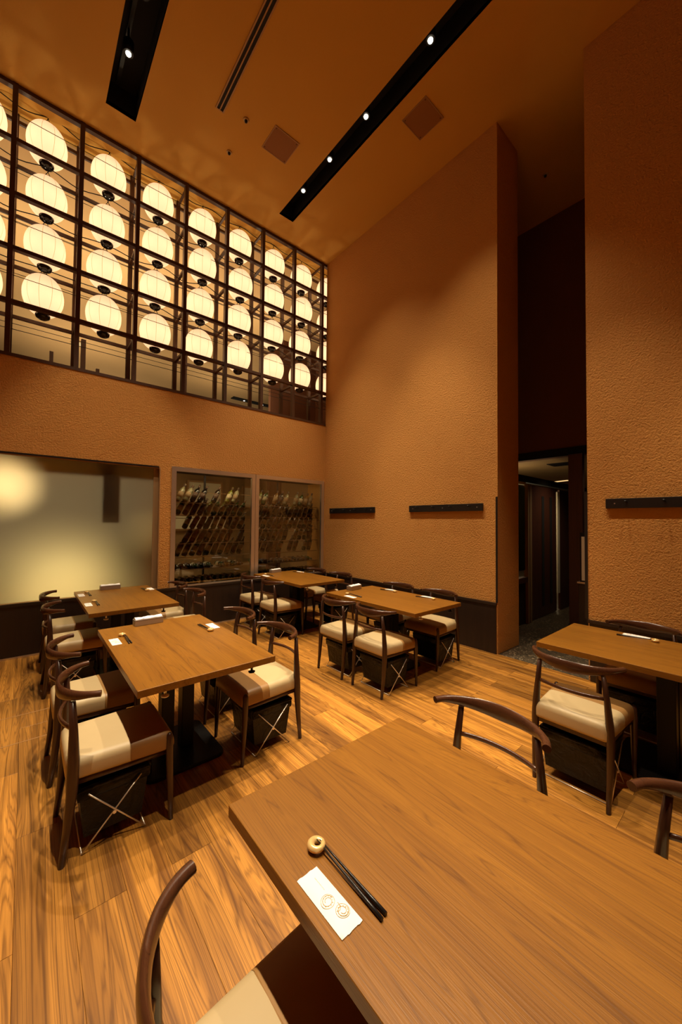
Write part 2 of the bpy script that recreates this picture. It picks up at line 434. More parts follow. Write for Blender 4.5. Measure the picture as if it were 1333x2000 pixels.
# lower room behind the frosted window and the wine cabinet
struct('wall_far', MB().box(X0, 3, 4.0, 4.1, 0, 3.0), M['tan_panel'], None, 'tan wall of the room behind the glass')
struct('ceiling_far', MB().box(X0-.3, 3, WT, 4.1, 3.0, 3.12), M['tan_panel'], None, 'low ceiling of the room behind the glass')
struct('floor_far', MB().box(X0-.3, .9, WT, 4.0, -.06, 0), M['slotdark'])
struct('wall_far_left', MB().box(X0-.3, X0-.2, WT, 4.0, 0, 3.0), M['tan_panel'])
struct('wall_far_right', MB().box(.9, 1.0, WT, 4.0, 0, 3.0), M['tan_panel'])
# upper far room
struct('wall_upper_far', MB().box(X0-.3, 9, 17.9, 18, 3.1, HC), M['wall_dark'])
struct('floor_upper', MB().box(X0-.3, 9, 4.1, 18, 3.0, 3.12), M['slotdark'])
struct('wall_upper_right', MB().box(9, 9.1, WT, 18, 3.1, HC), M['wall_dark'])

def pendant(loc, rad, mat, label):
    t = thing('pendant_lamp', label, 'lamp', loc)
    prof = [(rad*math.sin(PI*k/12)+1e-4*(k in (0, 12)), -rad*math.cos(PI*k/12)) for k in range(13)]
    MB().lathe(prof, 20).build('globe', mat, t)
    MB().lathe([(rad*.28, rad*.96), (rad*.28, rad*1.2), (.006, rad*1.25)], 12).build('cap', M['blackmetal'], t)
    MB().tube((0, 0, rad*1.2), (0, 0, 3.0-loc[2]), .004).build('cord', M['blackmetal'], t)
    return t
pendant((-4.35, .42, 1.86), .085, M['globe'], 'round lamp glowing through the upper left of the frosted window')
pendant((-2.93, .40, 1.34), .055, M['globe2'], 'dim lamp glowing through the right side of the frosted window')
tl = thing('table_lamp', 'low wide lamp glowing through the bottom of the frosted window', 'lamp', (-3.80, .80, 0))
MB().lathe([(.13, 0), (.13, .02), (.025, .03), (.02, .55)], 16).build('stand', M['blackmetal'], tl)
MB().lathe([(.16, .55), (.28, .58), (.29, .74), (.18, .86), (.03, .88)], 20).build('shade', M['globe3'], tl)
t = thing('hanging_banner', 'dark hanging banner behind the frosted window', 'banner', (-3.40, .20, 1.56))
MB().box(-.085, .085, -.004, .004, 0, .74).build('cloth', M['wains'], t)
MB().tube((-.10, 0, .75), (.10, 0, .75), .01).build('rod', M['blackmetal'], t)
MB().tube((0, 0, .76), (0, 0, 1.44), .004).build('cord', M['blackmetal'], t)

# ------------------------------------------------------------------ lattice screen
lat = thing('lattice_screen', 'dark wooden lattice screen with a square grid full of paper lanterns', 'screen', (0, 0, LZ))
MX = [-5.572+.61*k for k in range(11)]               # mullions
MX = [-.09-.6095*k for k in range(10)][::-1]+[.52]
RZ = [HC-.025, 5.67, 5.07, 4.465, 3.87]
D1 = .42                                             # back layer offset
lz = lambda z: z-LZ
XL, XR = MX[0]-.3, .53
hw = .023
for j, mx in enumerate(MX):
    MB().box(mx-hw, mx+hw, .004, .072, .0, lz(HC)-.002).build('mullion', M['lattice'], lat)
    MB().box(mx-.026, mx+.026, D1-.02, D1+.03, 0, lz(HC)-.002).build('back_post', M['lattice'], lat)
    for z in RZ[1:]+[3.30]:
        if z == 3.30: continue
        MB().box(mx-.017, mx+.017, .066, D1-.015, lz(z)-.030, lz(z)+.004).build('tie_bar', M['lattice'], lat)
    MB().box(mx-.014, mx+.014, .060, D1-.015, lz(RZ[0])-.05, lz(RZ[0])-.02).build('tie_bar', M['lattice'], lat)
for z in RZ:
    MB().box(XL, XR, .010, .066, lz(z)-.021, lz(z)+.021).build('rail', M['lattice'], lat)
    MB().box(XL, XR, D1-.012, D1+.014, lz(z)-.085 if z > 6 else lz(z)-.022, lz(z)-.045 if z > 6 else lz(z)+.018).build('back_rail', M['lattice'], lat)
MB().box(XL, XR, -.006, .07, -.002, .034).build('sill', M['lattice'], lat)
for z in RZ:
    MB().tube((XL, .034, lz(z)-.30), (XR, .034, lz(z)-.30), .0035, n=6).build('wire', M['blackmetal'], lat)
    if z < 6: MB().tube((XL, D1-.04, lz(z)-.10), (XR, D1-.04, lz(z)-.10), .0032, n=6).build('wire', M['blackmetal'], lat)
# added fill lamps, unseen below the sill, that brighten the upper ceiling
for k, (x, y, e) in enumerate(((-4.6, 2.7, 34), (-2.6, 2.7, 34), (-.4, 2.7, 34), (-3.2, 6.5, 36), (.8, 6.5, 24), (-2, 11, 40), (3, 11, 20))):
    t = thing('added_uplighter', '%s added fill lamp %s of the upper room floor' % (('near', 'near', 'near', 'middle', 'middle', 'far', 'far')[k], ('left', 'centre', 'right', 'left', 'right', 'left', 'right')[k]), 'lamp', (x, y, 3.12), 0, 'added fill lamps in the upper room')
    MB().lathe([(.30, 0), (.30, .10), (.27, .10), (.26, .02)], 20).build('housing', M['blackmetal'], t)
    MB().lathe([(.0, .03), (.26, .03)], 20).build('lens', M['smalllens'], t)
    L = bpy.data.lights.new('fill_uplight', 'AREA'); L.shape = 'DISK'; L.size = .5; L.energy = e; L.color = (1, .80, .50); L.spread = 1.9
    o = bpy.data.objects.new('light', L); COL.objects.link(o); o.parent = t; o.location = (0, 0, .09); o.rotation_euler = (PI, 0, 0)
# lanterns
def make_lantern():
    t = thing('paper_lantern', '-', 'lantern', (0, 0, 0))
    R, H = .197, .240; prof = []
    for k in range(25):
        a = -PI/2+PI*k/24; z = math.sin(a); rr = math.cos(a)
        rr = abs(rr)**.86
        if abs(z) > .965: continue
        prof.append((R*rr, H*z))
    prof = [(.055, -H*.97)]+prof+[(.055, H*.97)]
    MB().lathe(prof, 40).build('shade', M['lantern'], t)
    MB().lathe([(.0, -H*.965-.050), (.040, -H*.965-.046), (.064, -H*.965-.030), (.072, -H*.965-.006), (.072, -H*.965+.016), (.06, -H*.965+.024)], 24).build('bottom_cap', M['lacquer'], t)
    MB().lathe([(.066, H*.955), (.066, H*.955+.014), (.052, H*.955+.018), (.048, H*.955)], 20).build('top_ring', M['lacquer'], t)
    h = MB(); z0 = H*.955+.012
    for sx in (-1, 1): h.tube((sx*.045, 0, z0), (0, 0, z0+.085), .0035, n=6)
    h.tube((0, 0, z0+.08), (0, 0, z0+.10), .006, n=6)
    h.build('hanger', M['blackmetal'], t)
    return t
L0 = None
LX = [-4.612, -4.062, -3.452, -2.845, -2.23, -1.62, -1.005, -.42, .19]
LZS = [5.945, 5.325, 4.715, 4.125]
RN = ['top row', 'second row down', 'third row down', 'bottom row']
CN = ['cut off at the left edge', 'in the first full column from left', 'in the second full column from left', 'in the third full column from left',
      'in the fourth full column from left', 'in the fifth full column from left', 'third column from the corner', 'second column from the corner', 'half hidden at the corner']
jit = random.Random(3)
for ci, lx in enumerate(LX):
    for ri, z in enumerate(LZS):
        loc = (lx+jit.uniform(-.012, .012), .235+jit.uniform(-.02, .02), z+jit.uniform(-.012, .012))
        lb = 'white paper lantern in the %s, %s' % (RN[ri], CN[ci])
        if L0 is None: L0 = make_lantern(); L0.location = loc; L0['label'] = lb; L0['group'] = 'paper lanterns in the lattice'
        else: dup(L0, loc, jit.uniform(-.2, .2), lb, 'paper lanterns in the lattice')
# power cables strung above the lanterns
for ri, z in enumerate(LZS):
    pts = []
    x = XL
    while x < XR:
        ph = ((x-LX[0]) % .61)/.61
        sag = .020*math.cos(2*PI*ph)+.012*math.sin(9*x+ri)
        pts.append((x, .235+.012*math.sin(13*x+ri), z+.325+sag)); x += .06
    tag(MB().sweep(pts, (.0055, .0055), 6).build('power_cable', M['blackmetal']), 'black power cable strung over the lanterns of the %s' % RN[ri], 'cable')
# things of the upper far room seen through the lattice
for (px, py, zt, wd, lb) in ((-2.05, 1.5, 5.45, .06, 'dark post rising tall behind the lanterns right of the middle'), (-3.93, 1.5, 3.95, .045, 'short dark post seen low through the lattice at the left'),
                         (-3.55, 1.5, 4.25, .06, 'dark post seen through the third lattice bay from the left'), (-3.36, 1.5, 3.85, .045, 'shortest dark post low behind the lattice')):
    t = thing('screen_post', lb, 'post', (px, py, 3.12))
    MB().box(-wd/2, wd/2, -wd/2, wd/2, 0, zt-3.12).build('shaft', M['lattice'], t)
    MB().box(-wd/2-.01, wd/2+.01, -wd/2-.01, wd/2+.01, 0, .04).build('foot', M['lattice'], t)
    MB().box(-wd/2-.12, wd/2+.12, -.012, .012, .35, .375).build('cross_bar', M['lattice'], t)
for k, (x0, x1, yy, lb) in enumerate(((1.8, 5.9, 8.2, 'black strip of ceiling spotlights seen through the lattice near the corner'), (3.2, 7.4, 11.5, 'farther black strip of ceiling spotlights seen through the lattice'))):
    t = thing('ceiling_track', lb, 'light', ((x0+x1)/2, yy, HC))
    MB().box(x0-(x0+x1)/2, x1-(x0+x1)/2, -.13, .13, -.03, -.001).build('channel', M['matteblack'], t)
    for q in range(5):
        MB().lathe([(.03, -.04), (.03, -.03)], 10, (x0-(x0+x1)/2+.5+q*.8, 0, 0)).build('lens', M['smalllens'], t)
t = thing('downlight', 'small round downlight seen low through the left of the lattice', 'light', (-3.2, 6.9, HC))
MB().lathe([(.16, -.012), (.17, -.001)], 20).build('rim', M['cream_plastic'], t); MB().lathe([(.11, -.016), (.11, -.012)], 20).build('lens', M['pale_panel'], t)

# ------------------------------------------------------------------ wine cabinet
wc = thing('wine_cabinet', 'built-in wine cabinet with two steel framed glass doors', 'cabinet', ((CX0+CX1)/2, 0, CZ0))
ox = (CX0+CX1)/2; oz = CZ0; XM = -1.398
def wbx(mb, x0, x1, y0, y1, z0, z1): return mb.box(x0-ox, x1-ox, y0, y1, z0-oz, z1-oz)
for k, (x0, x1) in enumerate(((CX0, XM-.003), (XM+.003, CX1))):
    fr = MB(); s = .060
    wbx(fr, x0, x0+s, -.012, .03, CZ0, CZ1); wbx(fr, x1-s, x1, -.012, .03, CZ0, CZ1); wbx(fr, x0+s, x1-s, -.012, .03, CZ1-s, CZ1); wbx(fr, x0+s, x1-s, -.012, .03, CZ0, CZ0+.02)
    d = fr.build('door', M['steel'], wc)
    pn = MB(); wbx(pn, x0+s, x1-s, .006, .012, CZ0+.02, CZ1-s); pn.build('pane', M['glass'], d)
    sh = MB(); wbx(sh, x1-.5*(x1-x0)-.012, x1-.5*(x1-x0)+.012, .46, .49, CZ0, CZ1); sh.build('upright', M['blackmetal'], wc)
SHZ = [.80, .975, 1.17, 1.37, 1.57, 1.76]
for z in SHZ:
    a = MB(); wbx(a, CX0+.03, CX1-.03, .13, .44 if z < .97 else .20, z-.006, z); a.build('shelf', M['alu'], wc)
    if z > .97: a = MB(); wbx(a, CX0+.03, CX1-.03, .235, .243, z+.158, z+.166); a.build('neck_rail', M['alu'], wc)
a = MB(); wbx(a, CX0, CX1, .04, .5, CZ1-.03, CZ1); a.build('top_panel', M['slotdark'], wc)
def make_bottle(mat, lab):
    t = thing('wine_bottle', '-', 'bottle', (0, 0, 0))
    MB().lathe([(.0, .004), (.034, 0), (.038, .008), (.038, .185), (.034, .205), (.016, .235), (.0135, .245), (.0135, .295), (.0155, .296), (.0155, .305), (.0, .306)], 12).build('body', mat, t)
    MB().lathe([(.0385, .05), (.0385, .145)], 12).build('label', lab, t)
    MB().lathe([(.0150, .25), (.0165, .30), (.0, .308)], 8).build('foil', M['label'][2], t)
    return t
protos = [make_bottle(M['bottle'][k], M['label'][k % 3]) for k in range(5)]
br = random.Random(5); placed = []
for z in SHZ:
    x = CX0+.13
    while x < CX1-.16:
        gapf = br.random()
        if not (XM-.10 < x < XM+.03) and gapf > .06:
            side = 'left' if x < XM else 'right'
            if z > .97:
                placed.append((x, .175, z+.026, .58+br.uniform(-.05, .05), 'tilt', side))
            else:
                placed.append((x, .36, z+.040, 0, 'lie', side))
        x += .104 if z > .97 else .095
z = CZ0+.022
x = CX0+.13
while x < CX1-.12:
    if not (XM-.10 < x < XM+.03): placed.append((x, .36, z+.040, 0, 'lie', 'left' if x < XM else 'right'))
    x += .095
used = [False]*5; nth = {}
ROWN = ['top', 'second', 'third', 'fourth', 'fifth', 'sixth', 'lowest']
ORD = ['first', 'second', 'third', 'fourth', 'fifth', 'sixth', 'seventh', 'eighth', 'ninth', 'tenth', 'eleventh', 'twelfth', 'thirteenth', 'fourteenth']
for (x, y, z, a, mode, side) in placed:
    k = br.choice([0, 0, 1, 2, 2, 3, 4]) if mode == 'tilt' else br.choice([0, 2, 1, 2, 0])
    z0 = round(z-(.026 if mode == 'tilt' else .04), 3); q = nth.get((z0, side), 0)+1; nth[(z0, side)] = q
    row = ROWN[min(range(7), key=lambda n: abs(([CZ0+.022]+SHZ)[::-1][n]-z0))]
    lb = ('tilted' if mode == 'tilt' else 'lying')+' wine bottle, %s from left on the %s shelf behind the %s glass door' % (ORD[q-1], row, side)
    gp = ('tilted' if mode == 'tilt' else 'lying')+' wine bottles behind the %s door' % side
    if not used[k]: o = protos[k]; used[k] = True; o.location = (x, y, z)
    else: o = dup(protos[k], (x, y, z))
    o['label'] = lb; o['group'] = gp
    o.rotation_euler = (-.36, a, 0) if mode == 'tilt' else (PI/2, br.uniform(0, 1), 0)
for k in range(5):
    if not used[k]:
        for ch in list(protos[k].children): bpy.data.objects.remove(ch)
        bpy.data.objects.remove(protos[k])
# lit panels of the room beyond
for (x0, x1, z0, z1, yy, mt, lb) in ((-1.15, -.35, 1.95, 2.45, 3.9, 'pale_panel', 'pale framed panel on the far wall, seen through the left glass door'), (.30, .75, 1.9, 2.4, 3.9, 'pale_panel', 'smaller pale framed panel on the far wall, seen through the right glass door'),
                                 (-1.9, -.2, 1.30, 1.62, 3.9, 'pale_panel', 'long pale panel at counter height in the room behind the bottles')):
    t = thing('wall_panel', lb, 'panel', ((x0+x1)/2, yy, (z0+z1)/2)); w, h = (x1-x0)/2, (z1-z0)/2
    MB().box(-w, w, .02, .09, -h, h).build('board', M[mt], t)
    fb = MB(); fb.box(-w-.04, w+.04, 0, .09, h, h+.04).box(-w-.04, w+.04, 0, .09, -h-.04, -h).box(-w-.04, -w, 0, .09, -h, h).box(w, w+.04, 0, .09, -h, h); fb.build('frame', M['alu'], t)
lm = bpy.data.lights.new('room_fill', 'AREA'); lm.shape = 'DISK'; lm.size = .5; lm.energy = 8; lm.color = (1, .80, .48)
lo = thing('added_ceiling_lamp', 'added round ceiling lamp in the room behind the glass', 'lamp', (-1.0, 2.2, 2.98))  # added lamp, out of sight, to light the room behind the glass
MB().lathe([(.25, 0), (.26, .019)], 24).build('rim', M['cream_plastic'], lo)
ll = bpy.data.objects.new('light', lm); COL.objects.link(ll); ll.parent = lo; ll.location = (0, 0, -.02)
lo2 = dup(lo, (-4.2, 2.4, 2.98), None, 'added round ceiling lamp behind the frosted window')  # second added lamp, lifts the base glow of the frosted pane
for ch in lo2.children:
    if ch.type == 'LIGHT': ch.data = ch.data.copy(); ch.data.energy = 60
for k, (x0, x1) in enumerate(((CX0+.1, XM-.1), (XM+.06, CX1-.1))):
    lm = bpy.data.lights.new('cabinet_strip', 'AREA'); lm.shape = 'RECTANGLE'; lm.size = x1-x0; lm.size_y = .03; lm.energy = 3.6 if k == 0 else 1.3; lm.color = (1, .80, .45)
    ll = bpy.data.objects.new('light', lm); COL.objects.link(ll); ll.parent = wc; ll.location = ((x0+x1)/2-ox, .085, CZ1-.035-oz); ll.rotation_euler = (.18, 0, 0)

# ------------------------------------------------------------------ coat rails
def coat_rail(y0, y1, label):
    ym = (y0+y1)/2; t = thing('coat_rail', label, 'coat rack', (0, ym, 1.65), 0, None); h = (y1-y0)/2
    MB().bbox(-.026, -.0008, -h, h, 0, .09, .003).build('board', M['blackboard'], t)
    for k in range(4):
        yy = -h+.16+(2*h-.32)*k/3
        p = MB().tube((-.026, yy, .058), (-.075, yy, .058), .006, n=8); p.lathe([(.0, -.088), (.011, -.085), (.012, -.078), (.007, -.072)], 10, (0, yy, .058), 'x')
        p.build('peg', M['blackmetal'], t)
    for yy in (-h+.07, 0, h-.07): MB().lathe([(.006, -.028), (.006, -.026)], 8, (0, yy, .045), 'x').build('screw', M['steel'], t)
coat_rail(-1.287, -.17, 'black coat rail nearest the corner on the orange wall')
coat_rail(-3.082, -1.974, 'black coat rail on the orange wall just left of the dark opening')
coat_rail(-5.42, -4.309, 'black coat rail on the wall right of the dark opening')

# ------------------------------------------------------------------ ceiling fittings
t = thing('air_diffuser', 'long slotted air diffuser in the ceiling between the black lighting slots', 'vent', (-2.555, 0, HC))
fr = MB(); y0, y1 = -6.5, -1.215
fr.box(-.05, -.036, y0, y1, -.012, 0).box(.036, .05, y0, y1, -.012, 0).box(-.006, .006, y0, y1, -.010, 0).box(-.05, .05, y1, y1+.012, -.012, 0); fr.build('frame', M['alu'], t)
for xx in (-.021, .021): MB().box(xx-.0148, xx+.0148, y0, y1, -.004, -.0005).build('slot', M['slotdark'], t)
for (x, y, lb) in ((-1.805, -1.32, 'square ceiling access panel between the air diffuser and the right lighting slot'), (-.69, -2.695, 'square ceiling access panel beside the orange wall')):
    t = thing('access_panel', lb, 'panel', (x, y, HC)); q = .165
    MB().box(-q, q, -q, q, -.006, -.0005).build('plate', M['plate'], t)
    e = MB().box(-q-.008, -q, -q-.008, q+.008, -.009, 0).box(q, q+.008, -q-.008, q+.008, -.009, 0).box(-q, q, -q-.008, -q, -.009, 0).box(-q, q, q, q+.008, -.009, 0); e.build('frame', M['alu'], t)
    for sx, sy in ((1, 1), (1, -1), (-1, 1), (-1, -1)): MB().lathe([(.006, -.008), (.006, -.006)], 8, (sx*.145, sy*.145, 0)).build('screw', M['slotdark'], t)
for (x, y, lb) in ((-2.272, -1.306, 'small round ceiling sensor near the end of the air diffuser'), (-2.263, -.805, 'small round ceiling sensor nearer the lantern lattice'), (1.15, -3.367, 'small round ceiling sensor in the dark tall passage')):
    t = thing('ceiling_sensor', lb, 'sensor', (x, y, HC))
    MB().lathe([(.030, -.012), (.036, -.001)], 16).build('rim', M['cream_plastic'], t); MB().lathe([(.004, -.04), (.016, -.03), (.018, -.012)], 12).build('core', M['blackmetal'], t)

# spotlights
def spot(x, y, tx, ty, label, watts, angle=46, blend=.35, big=False):
    z = HC+.03
    t = thing('spotlight', label, 'light', (x, y, z))
    d = Vector((tx-x, ty-y, -z)).normalized(); q = d.to_track_quat('-Z', 'Y')
    t.rotation_euler = q.to_euler()
    MB().lathe([(.046, -.02), (.050, .03), (.050, .10), (.03, .125), (.0, .125)], 18).build('housing', M['blackmetal'], t)
    MB().lathe([(.0, -.042), (.012, -.039), (.021, -.033), (.026, -.022), (.026, -.012)], 18).build('lens', M['lens'], t)
    MB().box(-.008, .008, -.008, .008, .12, .236).build('stem', M['blackmetal'], t)
    L = bpy.data.lights.new('spot', 'SPOT'); L.energy = watts; L.color = SPOT_COL; L.spot_size = math.radians(angle); L.spot_blend = blend; L.shadow_soft_size = .03
    o = bpy.data.objects.new('light', L); COL.objects.link(o); o.parent = t; o.location = (0, 0, -.06)
RX, LXs = -1.21, -3.47
spot(RX, -.966, -1.14, -.85, 'ceiling spotlight nearest the corner in the right lighting slot', SPOT_W, 60, .95)
spot(RX, -1.577, -1.25, -1.7, 'second ceiling spotlight from the corner in the right lighting slot', SPOT_W*.5, 84, 1.0)
spot(RX, -2.264, -1.15, -2.5, 'third ceiling spotlight from the corner in the right lighting slot', SPOT_W, 56, .7)
spot(RX, -3.18, -1.2, -3.2, 'fourth ceiling spotlight from the corner, largest in the right lighting slot', SPOT_W*.6, 84, 1.0)
spot(RX, -4.2, -1.2, -4.5, 'ceiling spotlight over the table at the right edge', SPOT_W*.75, 48, .5)
spot(RX, -5.2, -1.5, -5.2, 'ceiling spotlight of the right slot behind the viewpoint', SPOT_W*.6)
spot(LXs, -1.082, -3.37, -.95, 'ceiling spotlight nearer the lantern lattice in the left lighting slot', SPOT_W*.55)
spot(LXs+.02, -1.66, -3.3, -2.2, 'second ceiling spotlight in the left lighting slot, cut by the frame', SPOT_W*.8, 80, .8)
spot(LXs, -2.9, -3.4, -3.0, 'ceiling spotlight above the square dining table with chairs', SPOT_W)
spot(LXs, -4.0, -4.1, -3.9, 'ceiling spotlight above the open floor', SPOT_W*1.45)
spot(LXs, -5.0, -3.3, -4.9, 'ceiling spotlight above the nearest table', SPOT_W*.88)

# ------------------------------------------------------------------ passage: doorway things
t = thing('sliding_partition', 'dark panelled sliding partition in the passage beyond the opening', 'partition', (3.2, -2.87, 0))
MB().box(-2.2, 2.6, -.03, .03, 2.13, 2.23).build('header', M['matteblack'], t)
MB().box(-1.525, -1.50, -.03, .02, 0, 2.10).build('post', M['redwood'], t); MB().box(-1.50, -1.435, -.05, .01, 0, 2.10).build('post', M['tan_panel'], t); MB().box(-1.575, -1.525, -.05, .01, 0, 2.10).build('post', M['tan_panel'], t)
MB().box(-1.435, -.36, -.015, .015, .01, 2.10).build('leaf', M['redwood'], t)
for xx in (-.93, -.60): MB().box(xx-.045, xx+.045, -.02, -.014, .18, 1.95).build('slit', M['matteblack'], t)
MB().box(-.31, -.21, -.02, .012, .3, 2.06).build('pale_strip', M['pale_panel'], t)
MB().box(-.20, 2.6, -.015, .015, .01, 2.10).build('leaf', M['redwood'], t)
pn = MB().box(-2.2, -1.58, -.006, .006, .80, 2.06); pn.mi = [0 if k == 2 else 1 for k in range(6)]; pn.build('glass_panel', [M['greenglass'], M['glass']], t); MB().box(-2.2, -1.58, -.012, .012, 0, .62).build('low_panel', M['wains'], t)
MB().box(-2.2, -1.58, -.05, .03, .62, .70).build('ledge', M['redwood'], t); MB().box(-2.2, -1.58, -.02, .02, 2.09, 2.13).build('top_rail', M['pale_panel'], t)
t = thing('wood_post', 'red-brown square wooden post at the right of the far doorway', 'post', (PX-.055, -3.48, 0))
MB().bbox(-.05, .05, -.09, .09, 0, DZ-.002, .004).build('shaft', M['redwood'], t); MB().box(-.056, .05, -.096, .096, 0, .06).build('plinth', M['wains'], t)
t = thing('low_cabinet', 'dark low cabinet with a pale screen beside the wooden post', 'cabinet', (1.2, -3.93, 0))
MB().bbox(-.2, .2, -.16, .16, 0, .78, .006).build('body', M['wains'], t); MB().box(-.21, .21, -.17, .17, .78, .80).build('top', M['steel'], t)
MB().box(-.21, -.2, -.10, .12, .82, 1.35).build('pale_screen', M['pale_panel'], t); MB().box(-.2, -.18, -.12, .14, .80, 1.40).build('screen_frame', M['blackmetal'], t)
t = thing('added_passage_lamp', 'added hidden lamp behind the glass of the passage partition', 'lamp', (2.3, -2.25, 0))  # added out of sight to light the glass panel and low ceiling
MB().lathe([(.12, 0), (.12, .02), (.02, .03), (.02, 1.55)], 14).build('stand', M['blackmetal'], t)
MB().lathe([(.06, 1.55), (.12, 1.62), (.12, 1.74), (.06, 1.80), (.0, 1.81)], 16).build('shade', M['globe2'], t)
L = bpy.data.lights.new('added_passage_lamp', 'POINT'); L.energy = 9; L.color = (1, .80, .5); L.shadow_soft_size = .1
o = bpy.data.objects.new('light', L); COL.objects.link(o); o.parent = t; o.location = (0, 0, 1.95)
t = thing('ceiling_light_strip', 'warm strip light on the low ceiling beyond the passage', 'light', (5.38, -2.06, DZ), PI/2-.37)
MB().box(-.25, .25, -.05, .05, -.02, -.001).build('diffuser', M['strip'], t); MB().box(-.27, .27, -.07, .07, -.012, -.0005).build('tray', M['cream_plastic'], t)
L = bpy.data.lights.new('strip', 'AREA'); L.shape = 'RECTANGLE'; L.size = .5; L.size_y = .1; L.energy = 22; L.color = (1, .75, .42)
o = bpy.data.objects.new('light', L); COL.objects.link(o); o.parent = t; o.location = (0, 0, -.03)
t = thing('added_downlight', 'small added downlight in the low ceiling by the dark vent', 'light', (2.3, -3.42, DZ))  # added to throw light on the partition posts and stone floor
MB().lathe([(.035, -.006), (.05, -.006), (.055, -.0005)], 16).build('rim', M['slotdark'], t); MB().lathe([(.0, -.004), (.035, -.004)], 16).build('lens', M['strip'], t)
L = bpy.data.lights.new('downlight', 'SPOT'); L.energy = 26; L.color = (1, .78, .5); L.spot_size = 2.2; L.spot_blend = 1; L.shadow_soft_size = .03
o = bpy.data.objects.new('light', L); COL.objects.link(o); o.parent = t; o.location = (0, 0, -.02)
t = thing('ceiling_vent', 'dark square vent in the low ceiling beyond the passage', 'vent', (2.72, -3.06, DZ))
MB().box(-.16, .16, -.22, .22, -.012, -.0005).build('grille', M['slotdark'], t)
for k in range(5): MB().box(-.14+k*.065, -.12+k*.065, -.2, .2, -.018, -.012).build('slat', M['blackmetal'], t)

# ------------------------------------------------------------------ tables
TH, TT, TWX, TWY = .70, .036, .735, 1.26
def make_table():
    t = thing('dining_table', '-', 'table', (0, 0, 0))
    MB().bbox(-TWX/2, TWX/2, -TWY/2, TWY/2, TH-TT, TH, .0025).build('tabletop', M['table'], t)
    MB().box(-.20, .20, -.28, .28, TH-TT-.012, TH-TT-.0005).build('mounting_plate', M['blackmetal'], t)
    for sx in (-1, 1): MB().bbox(sx*.062-.038, sx*.062+.038, -.045, .045, .018, TH-TT-.012, .004).build('column', M['blackmetal'], t)
    bp = MB(); n = 6; R = .06; hx, hy = .235, .26; ring = []
    for cx, cy, a0 in ((hx-R, hy-R, 0), (-hx+R, hy-R, 90), (-hx+R, -hy+R, 180), (hx-R, -hy+R, 270)):
        for k in range(n+1):
            a = math.radians(a0+90*k/n); ring.append((cx+R*math.cos(a), cy+R*math.sin(a)))
    bp.rings([[(x, y, 0) for x, y in ring], [(x, y, .014) for x, y in ring], [(x*.985, y*.985, .02) for x, y in ring]]); o = bp.build('base_plate', M['blackmetal'], t); smooth_by_angle(o)
    for sx in (-1, 1):
        for sy in (-1, 1):
            h = MB(); x, y = sx*.235, sy*(TWY/2-.04)
            h.tube((x, y, TH-TT), (x, y, TH-TT-.03), .007, n=8); h.lathe([(.0, -.042), (.018, -.040), (.020, -.034), (.008, -.030)], 12, (x, y, TH-TT)); h.build('bag_hook', M['chrome'] if sx < 0 else M['blackmetal'], t)
    return t
TABLES = {'T1': (-3.370, -2.757), 'T2': (-3.362, -.92), 'T3': (-1.135, -.82), 'T4': (-1.168, -2.645), 'T5': (-1.120, -4.896), 'T6': (-3.332, -4.945)}
TL = {'T1': 'brown oak dining table in the left middle, with a napkin box at its far end', 'T2': 'brown oak dining table in front of the frosted window', 'T3': 'brown oak dining table in front of the wine cabinet',
      'T4': 'brown oak dining table beside the orange wall under the coat rails', 'T5': 'brown oak dining table at the right edge by the dark opening', 'T6': 'large brown oak dining table nearest in the foreground'}
tb = make_table(); first = True
for k, (x, y) in TABLES.items():
    if first: tb.location = (x, y, 0); tb['label'] = TL[k]; tb['group'] = 'dining tables'; first = False
    else: dup(tb, (x, y, 0), 0, TL[k], 'dining tables')

